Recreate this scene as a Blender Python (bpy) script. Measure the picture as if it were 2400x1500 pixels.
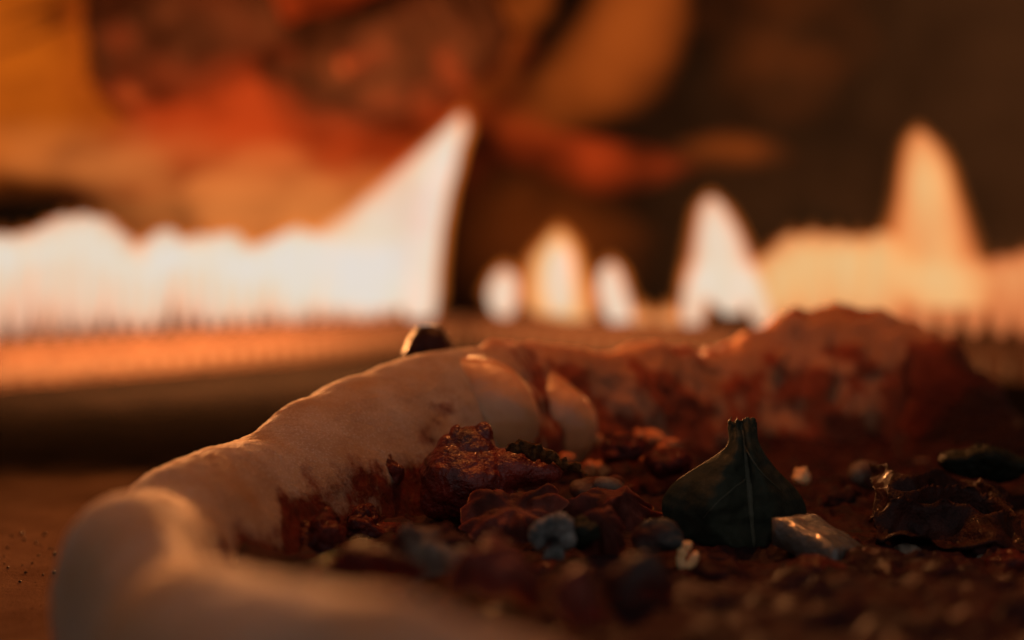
import bpy, bmesh, math, random
import numpy as np
from mathutils import Vector, Matrix, noise

random.seed(7)
scene = bpy.context.scene
for o in list(bpy.data.objects):
    bpy.data.objects.remove(o)

# ------------------------------------------------------------------ camera
CAM_H = 0.047                       # lens height above the baking stone, metres
F = 2400 * 50 / 36                  # focal length in photograph pixels
PITCH = math.atan(150 / F)          # looking slightly down
cam_d = bpy.data.cameras.new('camera')
cam = bpy.data.objects.new('camera', cam_d)
scene.collection.objects.link(cam)
cam.location = (0, 0, CAM_H)
cam.rotation_euler = (math.pi / 2 - PITCH, 0, 0)
cam_d.lens = 50
cam_d.sensor_width = 36
cam_d.clip_start = 0.005
cam_d.clip_end = 50
cam_d.dof.use_dof = True
cam_d.dof.focus_distance = 0.203
cam_d.dof.aperture_fstop = 9.6
scene.camera = cam

# ------------------------------------------------------------------ world (dim evening light through the oven mouth)
world = bpy.data.worlds.new('World')
scene.world = world
world.use_nodes = True
bg = world.node_tree.nodes['Background']
bg.inputs[0].default_value = (0.97, 0.90, 0.96, 1)
bg.inputs[1].default_value = 0.32

scene.view_settings.view_transform = 'Standard'
scene.view_settings.look = 'None'
scene.view_settings.exposure = 0
scene.view_settings.gamma = 1
scene.cycles.use_denoising = True
scene.cycles.max_bounces = 6
scene.cycles.diffuse_bounces = 3
scene.cycles.glossy_bounces = 2
scene.cycles.transmission_bounces = 4
scene.cycles.transparent_max_bounces = 32
scene.cycles.sample_clamp_indirect = 3
scene.cycles.caustics_reflective = False
scene.cycles.caustics_refractive = False
scene.cycles.blur_glossy = 0.5

# ------------------------------------------------------------------ helpers
COL = scene.collection
CP, SP = math.cos(PITCH), math.sin(PITCH)


def ray(px, py):
    """direction of a photograph pixel, scaled so that y = 1"""
    a = (px - 1200) / F
    b = -(py - 750) / F
    d = Vector((a, CP + b * SP, -SP + b * CP))
    return d / d.y


def at(px, py, D):
    return Vector((0, 0, CAM_H)) + ray(px, py) * D


def on(px, py, z=0.008):
    r = ray(px, py)
    return Vector((0, 0, CAM_H)) + r * ((z - CAM_H) / r.z)


def size(px, D):
    return px * D / F


def smooth(a, b, x):
    t = min(1, max(0, (x - a) / (b - a)))
    return t * t * (3 - 2 * t)


def fbm(p, s, o=3):
    q = Vector(p) * s
    v, a = 0, 1
    for _ in range(o):
        v += a * noise.noise(q)
        q = q * 2.03 + Vector((3.1, 1.7, 5.3))
        a *= 0.5
    return v


def mesh_obj(name, verts, faces, mat=None, parent=None, shade=True):
    me = bpy.data.meshes.new(name)
    me.from_pydata([tuple(v) for v in verts], [], faces)
    bm = bmesh.new()
    bm.from_mesh(me)
    bmesh.ops.recalc_face_normals(bm, faces=bm.faces)
    bm.to_mesh(me)
    bm.free()
    if shade:
        me.polygons.foreach_set('use_smooth', [True] * len(me.polygons))
    me.update()
    o = bpy.data.objects.new(name, me)
    COL.objects.link(o)
    if mat:
        me.materials.append(mat)
    if parent:
        o.parent = parent
    return o


def bm_obj(name, bm, mat=None, parent=None, shade=True):
    me = bpy.data.meshes.new(name)
    bm.normal_update()
    bm.to_mesh(me)
    bm.free()
    if shade:
        me.polygons.foreach_set('use_smooth', [True] * len(me.polygons))
    o = bpy.data.objects.new(name, me)
    COL.objects.link(o)
    if mat:
        me.materials.append(mat)
    if parent:
        o.parent = parent
    return o


def tag(o, label, cat, group=None):
    o['label'] = label
    o['category'] = cat
    if group:
        o['group'] = group
    return o


def empty(name, loc=(0, 0, 0)):
    o = bpy.data.objects.new(name, None)
    o.location = loc
    o.empty_display_size = 0.01
    COL.objects.link(o)
    return o


def box_bm(lo, hi, bevel=0.0):
    bm = bmesh.new()
    bmesh.ops.create_cube(bm, size=1)
    for v in bm.verts:
        v.co = Vector(((v.co.x + .5) * (hi[0] - lo[0]) + lo[0],
                       (v.co.y + .5) * (hi[1] - lo[1]) + lo[1],
                       (v.co.z + .5) * (hi[2] - lo[2]) + lo[2]))
    if bevel:
        bmesh.ops.bevel(bm, geom=list(bm.edges), offset=bevel, segments=2, affect='EDGES')
    return bm


# ------------------------------------------------------------------ materials
class NT:
    def __init__(self, name):
        self.m = bpy.data.materials.new(name)
        self.m.use_nodes = True
        self.t = self.m.node_tree
        self.b = self.t.nodes['Principled BSDF']
        self.out = self.t.nodes['Material Output']

    def n(self, kind, **kw):
        nd = self.t.nodes.new(kind)
        for k, v in kw.items():
            setattr(nd, k, v)
        return nd

    def l(self, a, b):
        self.t.links.new(a, b)

    def coord(self):
        if not hasattr(self, '_c'):
            self._c = self.n('ShaderNodeTexCoord')
        return self._c.outputs['Object']

    def noise(self, scale, detail=4, rough=.55):
        nd = self.n('ShaderNodeTexNoise')
        nd.inputs['Scale'].default_value = scale
        nd.inputs['Detail'].default_value = detail
        nd.inputs['Roughness'].default_value = rough
        self.l(self.coord(), nd.inputs['Vector'])
        return nd.outputs['Fac']

    def ramp(self, fac, stops):
        nd = self.n('ShaderNodeValToRGB')
        el = nd.color_ramp.elements
        while len(el) < len(stops):
            el.new(.5)
        for e, (p, c) in zip(el, stops):
            e.position = p
            e.color = (*c, 1) if len(c) == 3 else c
        self.l(fac, nd.inputs[0])
        return nd.outputs[0]

    def mix(self, fac, a, b):
        nd = self.n('ShaderNodeMix', data_type='RGBA')
        for sock, v in ((nd.inputs[0], fac), (nd.inputs[6], a), (nd.inputs[7], b)):
            if hasattr(v, 'is_linked'):
                self.l(v, sock)
            elif isinstance(v, (int, float)):
                sock.default_value = v
            else:
                sock.default_value = (*v, 1)
        return nd.outputs[2]

    def attr(self, name):
        nd = self.n('ShaderNodeAttribute', attribute_name=name)
        return nd.outputs['Fac']

    def math(self, op, a, b=0.0):
        nd = self.n('ShaderNodeMath', operation=op)
        for s, v in zip(nd.inputs, (a, b)):
            if hasattr(v, 'is_linked'):
                self.l(v, s)
            else:
                s.default_value = v
        return nd.outputs[0]

    def bump(self, h, dist, strength=1.0):
        nd = self.n('ShaderNodeBump')
        nd.inputs['Distance'].default_value = dist
        nd.inputs['Strength'].default_value = strength
        self.l(h, nd.inputs['Height'])
        self.l(nd.outputs[0], self.b.inputs['Normal'])

    def base(self, c):
        if hasattr(c, 'is_linked'):
            self.l(c, self.b.inputs['Base Color'])
        else:
            self.b.inputs['Base Color'].default_value = (*c, 1)

    def p(self, **kw):
        for k, v in kw.items():
            self.b.inputs[k.replace('_', ' ')].default_value = v


def food(name, c1, c2, scale=300, rough=.35, spec=.5, sss=0., bump=.0004, bscale=900, coat=0., radius=(.004, .002, .001), ior=1.18, smear=0.):
    k = NT(name)
    col = k.ramp(k.noise(scale, 5, .6), [(.35, c1), (.65, c2)])
    if smear:
        gm = k.n('ShaderNodeNewGeometry')
        ns = k.n('ShaderNodeTexNoise')
        ns.inputs['Scale'].default_value = 150
        ns.inputs['Detail'].default_value = 5
        k.l(gm.outputs['Position'], ns.inputs['Vector'])
        col = k.mix(k.ramp(ns.outputs['Fac'], [(.50 - smear * .12, (0, 0, 0)), (.60 - smear * .05, (1, 1, 1))]), col, (.060, .016, .010))
    k.base(col)
    k.p(Roughness=rough, IOR=ior)
    if sss:
        k.b.inputs['Subsurface Weight'].default_value = sss
        k.b.inputs['Subsurface Radius'].default_value = radius
        k.b.inputs['Subsurface Scale'].default_value = 1.0
    if coat:
        k.b.inputs['Coat Weight'].default_value = coat
        k.b.inputs['Coat Roughness'].default_value = .12
    k.bump(k.noise(bscale, 4, .6), bump)
    return k.m


# crust: raw-baked dough, brushed with sauce, or painted with shade at its right end, where the attributes say so
k = NT('crust_dough')
dough = k.ramp(k.noise(170, 5, .6), [(.3, (.46, .30, .18)), (.7, (.62, .46, .31))])
fl = k.ramp(k.noise(2600, 3, .6), [(.52, (0, 0, 0)), (.66, (1, 1, 1))])
dough = k.mix(k.math('MULTIPLY', fl, .45), dough, (.84, .76, .64))
dough = k.mix(k.attr('bake'), dough, (.52, .27, .10))
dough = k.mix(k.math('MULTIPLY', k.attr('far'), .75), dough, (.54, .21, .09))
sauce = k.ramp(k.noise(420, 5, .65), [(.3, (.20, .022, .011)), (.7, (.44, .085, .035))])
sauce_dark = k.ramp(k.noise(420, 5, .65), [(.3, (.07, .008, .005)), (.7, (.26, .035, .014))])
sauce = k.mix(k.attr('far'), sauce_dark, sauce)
sm = k.ramp(k.math('ADD', k.attr('sauce'), k.math('MULTIPLY', k.math('SUBTRACT', k.noise(800, 5, .7), .5), .55)),
            [(.36, (0, 0, 0)), (.66, (1, 1, 1))])
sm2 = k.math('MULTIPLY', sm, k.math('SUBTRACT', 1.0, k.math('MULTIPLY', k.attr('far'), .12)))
k.base(k.mix(k.attr('end_shade'), k.mix(sm2, dough, sauce), (.030, .014, .012)))
k.l(k.mix(sm, (.72,) * 3, (.30,) * 3), k.b.inputs['Roughness'])
k.p(IOR=1.2)
k.b.inputs['Subsurface Weight'].default_value = .25
k.b.inputs['Subsurface Radius'].default_value = (.005, .0025, .0012)
k.b.inputs['Subsurface Scale'].default_value = 1.0
k.bump(k.noise(1700, 6, .75), .0012)
M_CRUST = k.m

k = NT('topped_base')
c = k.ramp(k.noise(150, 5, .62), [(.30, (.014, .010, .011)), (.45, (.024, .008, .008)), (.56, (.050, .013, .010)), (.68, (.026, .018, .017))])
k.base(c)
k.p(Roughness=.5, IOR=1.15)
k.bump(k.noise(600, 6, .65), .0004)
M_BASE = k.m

M_TOMATO = food('dried_tomato_skin', (.06, .008, .005), (.22, .024, .011), 200, .34, .4, .12, .0011, 620, .15, ior=1.4)
M_SAUCE = food('cooked_sauce', (.035, .007, .006), (.13, .018, .009), 400, .45, .5, .1, .0010, 900, .1)
M_MEAT = food('cured_meat', (.11, .022, .015), (.19, .055, .036), 220, .58, .5, .2, .0003, 700, smear=0.9)
M_MOZZ = food('melted_cheese', (.50, .22, .085), (.60, .30, .13), 120, .34, .5, .6, .0003, 420, .12, (.006, .003, .0015), 1.4)
M_CREAM = food('pale_cheese', (.12, .09, .06), (.20, .16, .115), 220, .58, .5, .3, .0004, 800, smear=0.9)
M_BLUE = food('blue_cheese', (.03, .036, .033), (.27, .275, .24), 330, .45, .4, .2, .0008, 900, smear=0.0)
M_GREYM = food('mushroom_flesh', (.024, .029, .027), (.055, .058, .052), 260, .58, .4, .1, .0004, 800, smear=0.9)
M_NUT = food('roasted_nut', (.82, .42, .16), (.90, .55, .26), 400, .5, .5, .3, .0003, 1200)
M_WARM = food('sauce_and_cheese', (.40, .08, .02), (.62, .24, .08), 300, .4, .4, .2, .0005, 800)
M_ONION = food('onion_flesh', (.095, .09, .072), (.135, .13, .105), 140, .25, .5, .3, .0005, 900, .5, ior=1.4, smear=0.0)
M_CARAM = food('caramelised_skin', (.016, .006, .004), (.045, .013, .008), 300, .5, .5, 0, .0008, 900, .06, ior=1.2)
M_CHARHERB = food('scorched_herb', (.035, .018, .008), (.16, .06, .015), 900, .4, .4, 0, .0006, 1600)
M_OLIVE = food('scorched_dough', (.022, .008, .005), (.05, .016, .009), 300, .4, .5, 0, .0002, 900)
M_DARKLUMP = food('dark_topping', (.020, .011, .012), (.046, .018, .015), 260, .7, .4, 0, .0006, 700, ior=1.08)
M_CRUMB = food('burnt_crumb', (.012, .008, .006), (.03, .018, .012), 2000, .7, .3)

k = NT('basil_leaf')
k.base(k.ramp(k.noise(260, 5, .6), [(.3, (.017, .022, .014)), (.7, (.040, .044, .029))]))
k.p(Roughness=.6, IOR=1.12)
k.bump(k.noise(700, 4, .6), .00025)
M_LEAF = k.m
M_RIB = food('leaf_rib', (.052, .056, .036), (.070, .072, .046), 300, .45, .4)
M_LEAF2 = food('dark_leaf', (.007, .010, .006), (.016, .019, .012), 300, .45, .4)

# baking stone
k = NT('baking_stone')
c = k.ramp(k.noise(90, 6, .65), [(.3, (.095, .052, .030)), (.7, (.16, .095, .055))])
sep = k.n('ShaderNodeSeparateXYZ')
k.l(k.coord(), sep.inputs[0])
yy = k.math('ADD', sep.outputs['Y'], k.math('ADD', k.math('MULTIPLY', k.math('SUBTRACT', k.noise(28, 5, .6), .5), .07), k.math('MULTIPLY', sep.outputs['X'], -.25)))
c = k.mix(k.ramp(yy, [(.25, (0, 0, 0)), (.345, (1, 1, 1))]), c, k.ramp(k.noise(60, 4, .6), [(.3, (.002, .0018, .0018)), (.7, (.0045, .0035, .0032))]))  # burner's shadow on the floor, painted into the stone colour
c = k.mix(k.ramp(k.noise(1100, 3, .5), [(.28, (1, 1, 1)), (.34, (0, 0, 0))]), c, (.035, .02, .012))
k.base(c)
k.p(Roughness=.9, IOR=1.0)
k.bump(k.noise(1200, 6, .7), .0007)
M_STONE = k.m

k = NT('sooty_steel')
k.base(k.ramp(k.noise(14, 5, .6), [(.3, (.004, .003, .0025)), (.7, (.009, .006, .005))]))
k.p(Roughness=.9, IOR=1.0)
k.bump(k.noise(60, 4, .6), .002)
M_STEEL = k.m
k = NT('heat_stained_wall')
k.base(k.ramp(k.noise(9, 5, .6), [(.3, (.020, .018, .018)), (.7, (.048, .040, .036))]))
k.p(Roughness=.8, IOR=1.0)
k.bump(k.noise(40, 4, .6), .003)
M_WALL = k.m
k = NT('burner_steel')
k.base(k.ramp(k.noise(120, 4, .6), [(.3, (.022, .0125, .0095)), (.7, (.036, .021, .0155))]))
k.p(Roughness=.7, IOR=1.08)
k.bump(k.noise(300, 4, .6), .0005)
M_BURNER = k.m
k = NT('port_soot')
k.base((.03, .018, .012))
k.p(Roughness=.8)
M_PORT = k.m

# charred wood with ember glow in cracks and along the burning underside
k = NT('charred_wood')
k.base(k.ramp(k.noise(45, 6, .65), [(.3, (.018, .011, .009)), (.7, (.060, .028, .018))]))
k.p(Roughness=.85, IOR=1.0)
k.bump(k.noise(160, 6, .7), .004)
em = k.math('MULTIPLY', k.attr('ember'), k.ramp(k.noise(34, 4, .6), [(.38, (.25,) * 3), (.62, (1,) * 3)]))
k.l(k.ramp(em, [(0, (.30, .02, .004)), (.5, (.55, .055, .008)), (1, (.66, .14, .02))]), k.b.inputs['Emission Color'])
k.l(em, k.b.inputs['Emission Strength'])
M_CHAR = k.m


def flame_mat(name, S, sig):
    """self-absorbing hot gas: glows towards S where it is deep, reddens where it is thin"""
    m = bpy.data.materials.new(name)
    m.use_nodes = True
    t = m.node_tree
    t.nodes.clear()
    out = t.nodes.new('ShaderNodeOutputMaterial')
    ab = t.nodes.new('ShaderNodeVolumeAbsorption')
    em = t.nodes.new('ShaderNodeEmission')
    add = t.nodes.new('ShaderNodeAddShader')
    mx = max(sig)
    ab.inputs['Color'].default_value = (*[1 - s / mx for s in sig], 1)
    ab.inputs['Density'].default_value = mx
    e = [a * b for a, b in zip(S, sig)]
    me_ = max(e)
    em.inputs['Color'].default_value = (*[v / me_ for v in e], 1)
    em.inputs['Strength'].default_value = me_
    t.links.new(ab.outputs[0], add.inputs[0])
    t.links.new(em.outputs[0], add.inputs[1])
    t.links.new(add.outputs[0], out.inputs['Volume'])
    return m


M_FLAME = flame_mat('white_hot_flame', (.80, .72, .68), (700, 185, 115))
M_FLAME2 = flame_mat('peach_flame', (.82, .56, .38), (420, 105, 48))
M_MANTLE = flame_mat('flame_mantle', (2.2, .66, .13), (34, 26, 18))
M_FAINT = flame_mat('faint_flame', (.44, .088, .011), (16, 13, 11))
M_FAINT2 = flame_mat('amber_flame', (.55, .11, .006), (16, 13, 11))
M_TAN = flame_mat('tan_flame', (.85, .26, .060), (16, 13, 11))
M_FAINT3 = flame_mat('red_flame', (.60, .060, .009), (15, 13, 11))

# ------------------------------------------------------------------ burner geometry (two arms meeting in a corner)
A0 = Vector((-0.187, 0.52))
CN = Vector((-0.02, 0.755))
E0 = Vector((0.193, 0.544))
ZB = 0.016


def arm_depth(px, right):
    """depth of the burner's port line on the vertical plane through a pixel column"""
    P0, P1 = (CN, E0) if right else (A0, CN)
    d = P1 - P0
    s = (px - 1200) / F
    den = d.x - s * d.y
    u = (s * P0.y - P0.x) / den
    return P0.y + d.y * u


def arm_normal(right):
    d = (E0 - CN) if right else (CN - A0)
    n = Vector((d.y, -d.x)).normalized()
    if n.y > 0:
        n = -n
    return n


# ------------------------------------------------------------------ flame lamps (the light the burner flames give; delta lamps in front of them) and added fill lamps
def lamp(loc, w, col=(1, .37, .11)):
    d = bpy.data.lights.new('flame_and_fill_light', 'POINT')
    d.energy = w * .78
    d.color = col
    d.shadow_soft_size = 0
    o = bpy.data.objects.new('flame_and_fill_light', d)
    o.location = loc
    COL.objects.link(o)


for i in range(8):
    px = -250 + i * 180
    D = arm_depth(px, False)
    n = arm_normal(False)
    p = at(px, 600, D)
    z = .072 if i < 6 else .095
    lamp((p.x + n.x * .045, p.y + n.y * .045, z), (.22 if i < 4 else .30) if i < 6 else .40)
for i in range(9):
    f = i / 8
    lamp((-.040 - .105 * f, .590 - .125 * f, .047), 1.25)
for px, w, z in ((1310, .12, .07), (1650, .14, .08), (1950, .07, .075), (2160, .06, .085)):
    D = arm_depth(px, True)
    n = arm_normal(True)
    p = at(px, 600, D)
    lamp((p.x + n.x * .045, p.y + n.y * .045, z), w)
for px, w in ((-50, .06), (300, .06), (650, .06), (960, .05)):
    D = arm_depth(px, False)
    p = at(px, 600, D)
    n = arm_normal(False)
    lamp((p.x - n.x * .03, p.y - n.y * .03, .06), w)
lamp((-.03, .62, .09), 1.5)
lamp((-.07, .58, .075), 1.2)
# fill lamps added under the roof for the far crust, as from unseen flames
for x, y, w in ((-.06, .295, .60), (.015, .305, .80), (.06, .310, .22)):
    lamp((x, y, .24), w, (1, .30, .07))

# ------------------------------------------------------------------ oven shell
def structure(o):
    o['kind'] = 'structure'
    return o


structure(bm_obj('oven_floor', box_bm((-.75, -.02, -.05), (.75, 1.4, -.012)), M_STEEL, shade=False))


def wall_sheet(name, x0, y0, x1, y1, z1=.36, mat=M_WALL):
    th = .012
    d = Vector((x1 - x0, y1 - y0)).normalized()
    n = Vector((-d.y, d.x)) * th
    vs, fs = [], []
    N = 24
    for j in range(N + 1):
        f = j / N
        x, y = x0 + (x1 - x0) * f, y0 + (y1 - y0) * f
        for (dx, dy, z) in ((0, 0, -.012), (0, 0, z1), (n.x, n.y, z1), (n.x, n.y, -.012)):
            w = .004 * noise.noise(Vector((x * 9, y * 9, z * 7)))
            vs.append((x + dx + w * d.y, y + dy - w * d.x, z))
    for j in range(N):
        for q in range(4):
            a, b = j * 4 + q, j * 4 + (q + 1) % 4
            fs.append((a, b, b + 4, a + 4))
    fs += [(0, 3, 2, 1), (N * 4, N * 4 + 1, N * 4 + 2, N * 4 + 3)]
    return structure(mesh_obj(name, vs, fs, mat, shade=False))


wall_sheet('oven_side_wall', -.50, -.02, -.50, .705)
wall_sheet('oven_back_wall', -.50, .72, -.012, 1.30)
wall_sheet('oven_back_wall', -.03, 1.325, .50, .72)
wall_sheet('oven_side_wall', .50, .705, .50, -.02)
structure(bm_obj('oven_roof', box_bm((-.52, -.02, .362), (.52, 1.36, .38)), M_WALL, shade=False))

# baking stone: slab with rounded edge
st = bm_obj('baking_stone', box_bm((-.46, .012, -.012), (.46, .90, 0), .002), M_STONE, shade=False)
tag(st, 'rough baking stone under the pizza, with the burner shade painted black on its far part', 'baking stone')

# ------------------------------------------------------------------ burner
burner = empty('gas_burner', (CN.x, CN.y, -.012))
tag(burner, 'perforated steel ribbon burner bent into a corner behind the pizza', 'burner')


def arm(right):
    P0, P1 = (CN, E0) if right else (CN, A0)
    d = (P1 - P0).normalized()
    n = arm_normal(right)
    L = .40 if right else .42
    prof = [(.006, -.0002), (.0155, .0002), (.016, .006), (.010, .0135), (.004, .0155), (-.004, .0155), (-.012, .012), (-.014, .0002)]
    vs, fs = [], []
    N = 60
    for j in range(N + 1):
        s = L * j / N - (.006 if j == 0 else 0)
        for (a, z) in prof:
            p = P0 + d * s + n * a
            vs.append((p.x - CN.x, p.y - CN.y, z + .012))
    m = len(prof)
    for j in range(N):
        for q in range(m):
            a, b = j * m + q, j * m + (q + 1) % m
            fs.append((a, b, b + m, a + m))
    fs += [tuple(range(m)), tuple(N * m + q for q in range(m))]
    mesh_obj('burner_arm', vs, fs, M_BURNER, burner, shade=False)
    bm = box_bm((0, -.006, 0), (L - .01, .004, .0115))
    ft = bm_obj('burner_foot', bm, M_STEEL, burner, shade=False)
    ft.rotation_euler = (0, 0, math.atan2(d.y, d.x))
    ft.location = (0, 0, 0)
    return P0, d, n, L


def port_mesh():
    bm = bmesh.new()
    bmesh.ops.create_cone(bm, cap_ends=True, segments=10, radius1=.0016, radius2=.0012, depth=.002)
    me = bpy.data.meshes.new('port')
    bm.to_mesh(me)
    bm.free()
    me.materials.append(M_PORT)
    return me


PORT = port_mesh()
LEFT_PORTS, RIGHT_PORTS = [], []
for right in (False, True):
    P0, d, n, L = arm(right)
    sp = .0105 if right else .0085
    for j in range(2, int(L / sp)):
        p = P0 + d * (j * sp)
        (RIGHT_PORTS if right else LEFT_PORTS).append(p.copy())
        o = bpy.data.objects.new('port', PORT)
        o.parent = burner
        o.location = (p.x - CN.x, p.y - CN.y, .0155 + .012)
        COL.objects.link(o)
        # air slot in the front face
        o = bpy.data.objects.new('air_hole', PORT)
        o.parent = burner
        q = p + n * .016
        o.location = (q.x - CN.x, q.y - CN.y, .012 + .0048)
        o.rotation_euler = Vector((n.x, n.y, 0)).to_track_quat('Z', 'Y').to_euler()
        o.scale = (1.25, 2.3, .6)
        COL.objects.link(o)


# ------------------------------------------------------------------ flames
def flame(levels, right, thick, mat, label, group=None, depth=None, lean=0, name='flame', rs=44, cat='flame', soft=3.2, wob=0, NN=0, mantle=False):
    """levels: (py, px left, px right) from the tip down, on the vertical plane of the burner arm"""
    ys = [l[0] for l in levels]
    n = arm_normal(right)
    N = NN or max(14, len(levels) * 4)
    vs, fs = [], []
    y0, y1 = ys[0], ys[-1]
    tt = np.linspace(0, 1, N)
    tt = .5 - .5 * np.cos(tt * math.pi)
    Y = y0 + (y1 - y0) * tt
    Lx = np.interp(Y, ys, [l[1] for l in levels])
    Rx = np.interp(Y, ys, [l[2] for l in levels])
    if depth:
        for j in range(N):
            Lx[j] += (42 if wob > .4 else 14) * fbm((Y[j] * .013, thick * 300, 1), 1.0, 3)
            Rx[j] += (42 if wob > .4 else 14) * fbm((Y[j] * .013, thick * 300, 9), 1.0, 3)
    for j in range(N):
        mid, hw = (Lx[j] + Rx[j]) / 2, max(.6, (Rx[j] - Lx[j]) / 2)
        for i in range(rs):
            a = 2 * math.pi * i / rs
            px = mid + hw * math.cos(a)
            D = depth if depth else arm_depth(px, right)
            p = at(px, Y[j], D)
            w = thick * min(1, hw / 18) * math.copysign(abs(math.sin(a)) ** soft, math.sin(a)) * ((.35 + .65 * min(1, 4 * tt[j] * (1.15 - tt[j]))) if not depth else math.sin(math.pi * min(.999, .001 + tt[j])) ** 1.3)
            if not depth:
                w *= 1 + .75 * noise.noise(Vector((px * .045 + thick * 900, Y[j] * .006, 3)))
            if wob:
                w *= max(.12, 1 + wob * 1.5 * fbm((px * .009, Y[j] * .011, thick * 90), 1.0, 3))
            p.x += n.x * w * (0 if depth else 1)
            p.y += (n.y if not depth else 1) * w
            vs.append(p)
    for j in range(N - 1):
        for i in range(rs):
            b = (i + 1) % rs
            fs.append((j * rs + i, j * rs + b, (j + 1) * rs + b, (j + 1) * rs + i))
    fs.append(tuple(range(rs)))
    fs.append(tuple((N - 1) * rs + i for i in range(rs)))
    c = sum(vs, Vector()) / len(vs)
    o = mesh_obj(name, [v - c for v in vs], fs, mat)
    o.location = c
    if mat in (M_FLAME, M_FLAME2) and not mantle:
        lv = [(levels[0][0] - 24, (levels[0][1] + levels[0][2]) / 2 - 5, (levels[0][1] + levels[0][2]) / 2 + 5)]
        for q, (y, l, r) in enumerate(levels):
            e = 20 if (levels[-1][0] - y) > 45 else 7
            lv.append((y + (2 if q == 0 else 0), l - e, r + e))
        m = flame(lv, right, thick * (.45 if group and 'row' in group else .8), M_MANTLE, '', name='flame_mantle', rs=28, soft=2.2, mantle=True)
        m.location = Vector(m.location) - c
        m.parent = o
        return tag(o, label, cat, group)
    if mantle:
        return o
    tag(o, label, cat, group)
    return o


# left row of jets: one per port, top heights follow the flickering outline
topx = [-400, 0, 70, 130, 210, 260, 310, 335, 360, 400, 415, 440, 470, 540, 575, 640, 700, 740, 800, 900]
topy = [540, 548, 545, 512, 494, 520, 585, 575, 552, 532, 572, 560, 548, 543, 582, 560, 534, 545, 560, 560]
def base_y(px, right):
    D = arm_depth(px, right)
    return 600 + (CAM_H - ZB) / D * F * 1.0


for p in LEFT_PORTS:
    px = 1200 + p.x / p.y * F
    if px < -420 or px > 925:
        continue
    b = base_y(px, False)
    sp = .0085 / p.y * F * .8
    px += random.uniform(-5, 5)
    lean = 14
    ty = float(np.interp(px + lean, topx, topy)) + random.uniform(-3, 3)
    rise = random.uniform(.72, 1.22) * 165 * (.52 / p.y) ** 2.0 * (.8 if px > 600 else 1)
    lv = [(ty, px + lean - 4, px + lean + 4),
          (ty + 10, px + lean - sp * .9, px + lean + sp * .8),
          (ty + 36, px + lean * .8 - sp * 1.5, px + lean * .8 + sp * 1.4),
          (ty + 70, px + lean * .6 - sp * 1.3, px + lean * .6 + sp * 1.25),
          (b - rise, px + 5 - sp * .72, px + 5 + sp * .72),
          (b - rise * .75, px + 4 - sp * .60, px + 4 + sp * .60),
          (b - rise * .5, px + 3 - sp * .46, px + 3 + sp * .46),
          (b - rise * .25, px + 1 - sp * .34, px + 1 + sp * .34),
          (b + 2, px - sp * .14, px + sp * .14)]
    flame(lv, False, .0054, M_FLAME, 'white gas jet in the low merged row of flames on the left burner arm',
          'gas jets in the row on the left burner arm')

flame([(272, 1072, 1090), (300, 1040, 1094), (340, 995, 1082), (390, 935, 1066), (440, 875, 1052), (490, 812, 1042), (530, 755, 1034), (570, 690, 1029),
       (610, 655, 1026), (650, 640, 1024), (690, 650, 1022), (712, 700, 1018), (722, 800, 1000)],
      False, .0050, M_FLAME, 'tall wedge of white flame leaning right to a sharp point', None)
flame([(300, 1062, 1092), (360, 1020, 1072), (440, 975, 1053), (540, 945, 1036), (640, 935, 1028), (700, 936, 1026), (735, 942, 1022), (756, 960, 1008)],
      False, .0075, M_FLAME, 'bright vertical flame at the right edge of the tall white wedge', None)

RG = 'separate small flames on the right burner arm'
flame([(632, 1172, 1192), (650, 1155, 1212), (690, 1140, 1220), (720, 1150, 1214), (742, 1172, 1194)], True, .0056, M_FLAME,
      'small round flame nearest the corner of the burner', RG)
flame([(543, 1298, 1322), (570, 1272, 1345), (610, 1240, 1362), (660, 1228, 1378), (710, 1222, 1390), (735, 1240, 1395), (748, 1300, 1390), (756, 1350, 1385)], True, .0060, M_FLAME2,
      'rounded double flame with a stepped left shoulder, left of the small oval one', RG)
flame([(568, 1298, 1318), (600, 1285, 1340), (650, 1268, 1350), (700, 1272, 1350), (730, 1290, 1340)], True, .0056, M_FLAME,
      'bright core in the stepped rounded flame', RG)
flame([(618, 1420, 1440), (640, 1402, 1458), (690, 1395, 1476), (735, 1410, 1486), (762, 1440, 1478), (772, 1455, 1468)], True, .0056, M_FLAME,
      'small upright oval flame standing alone on the right burner arm', RG)
flame([(722, 1492, 1515), (745, 1478, 1530), (775, 1480, 1530), (792, 1495, 1515)], True, .0032, M_FLAME2,
      'left one of two tiny dim flame beads', RG)
flame([(722, 1556, 1578), (745, 1540, 1592), (775, 1542, 1592), (795, 1556, 1578)], True, .0032, M_FLAME2,
      'right one of two tiny dim flame beads', RG)
# arch-shaped flame: two feet
flame([(466, 1652, 1680), (490, 1636, 1706), (540, 1626, 1735), (600, 1614, 1764), (650, 1606, 1784), (680, 1600, 1795), (700, 1640, 1775), (722, 1680, 1750), (736, 1700, 1735)], True, .0056, M_FLAME,
      'pointed flame standing on two feet at the middle of the right burner arm', None)
flame([(620, 1610, 1700), (680, 1600, 1672), (735, 1594, 1652), (770, 1602, 1645), (782, 1615, 1632)], True, .0046, M_FLAME,
      'left foot of the pointed two-footed flame', None)
flame([(620, 1690, 1780), (680, 1722, 1800), (725, 1752, 1812), (752, 1766, 1808), (765, 1780, 1800)], True, .0046, M_FLAME,
      'right foot of the pointed two-footed flame', None)
flame([(308, 2142, 2166), (335, 2120, 2200), (390, 2108, 2228), (460, 2098, 2250), (530, 2082, 2278), (590, 2070, 2298), (640, 2070, 2312), (680, 2085, 2325), (720, 2130, 2330)], True, .0050, M_FLAME2,
      'tallest rounded peach flame at the right', None)
rtx = [1770, 1790, 1820, 1860, 1900, 1960, 2010, 2060, 2090, 2130, 2290, 2340, 2400, 2450, 2600]
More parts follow.
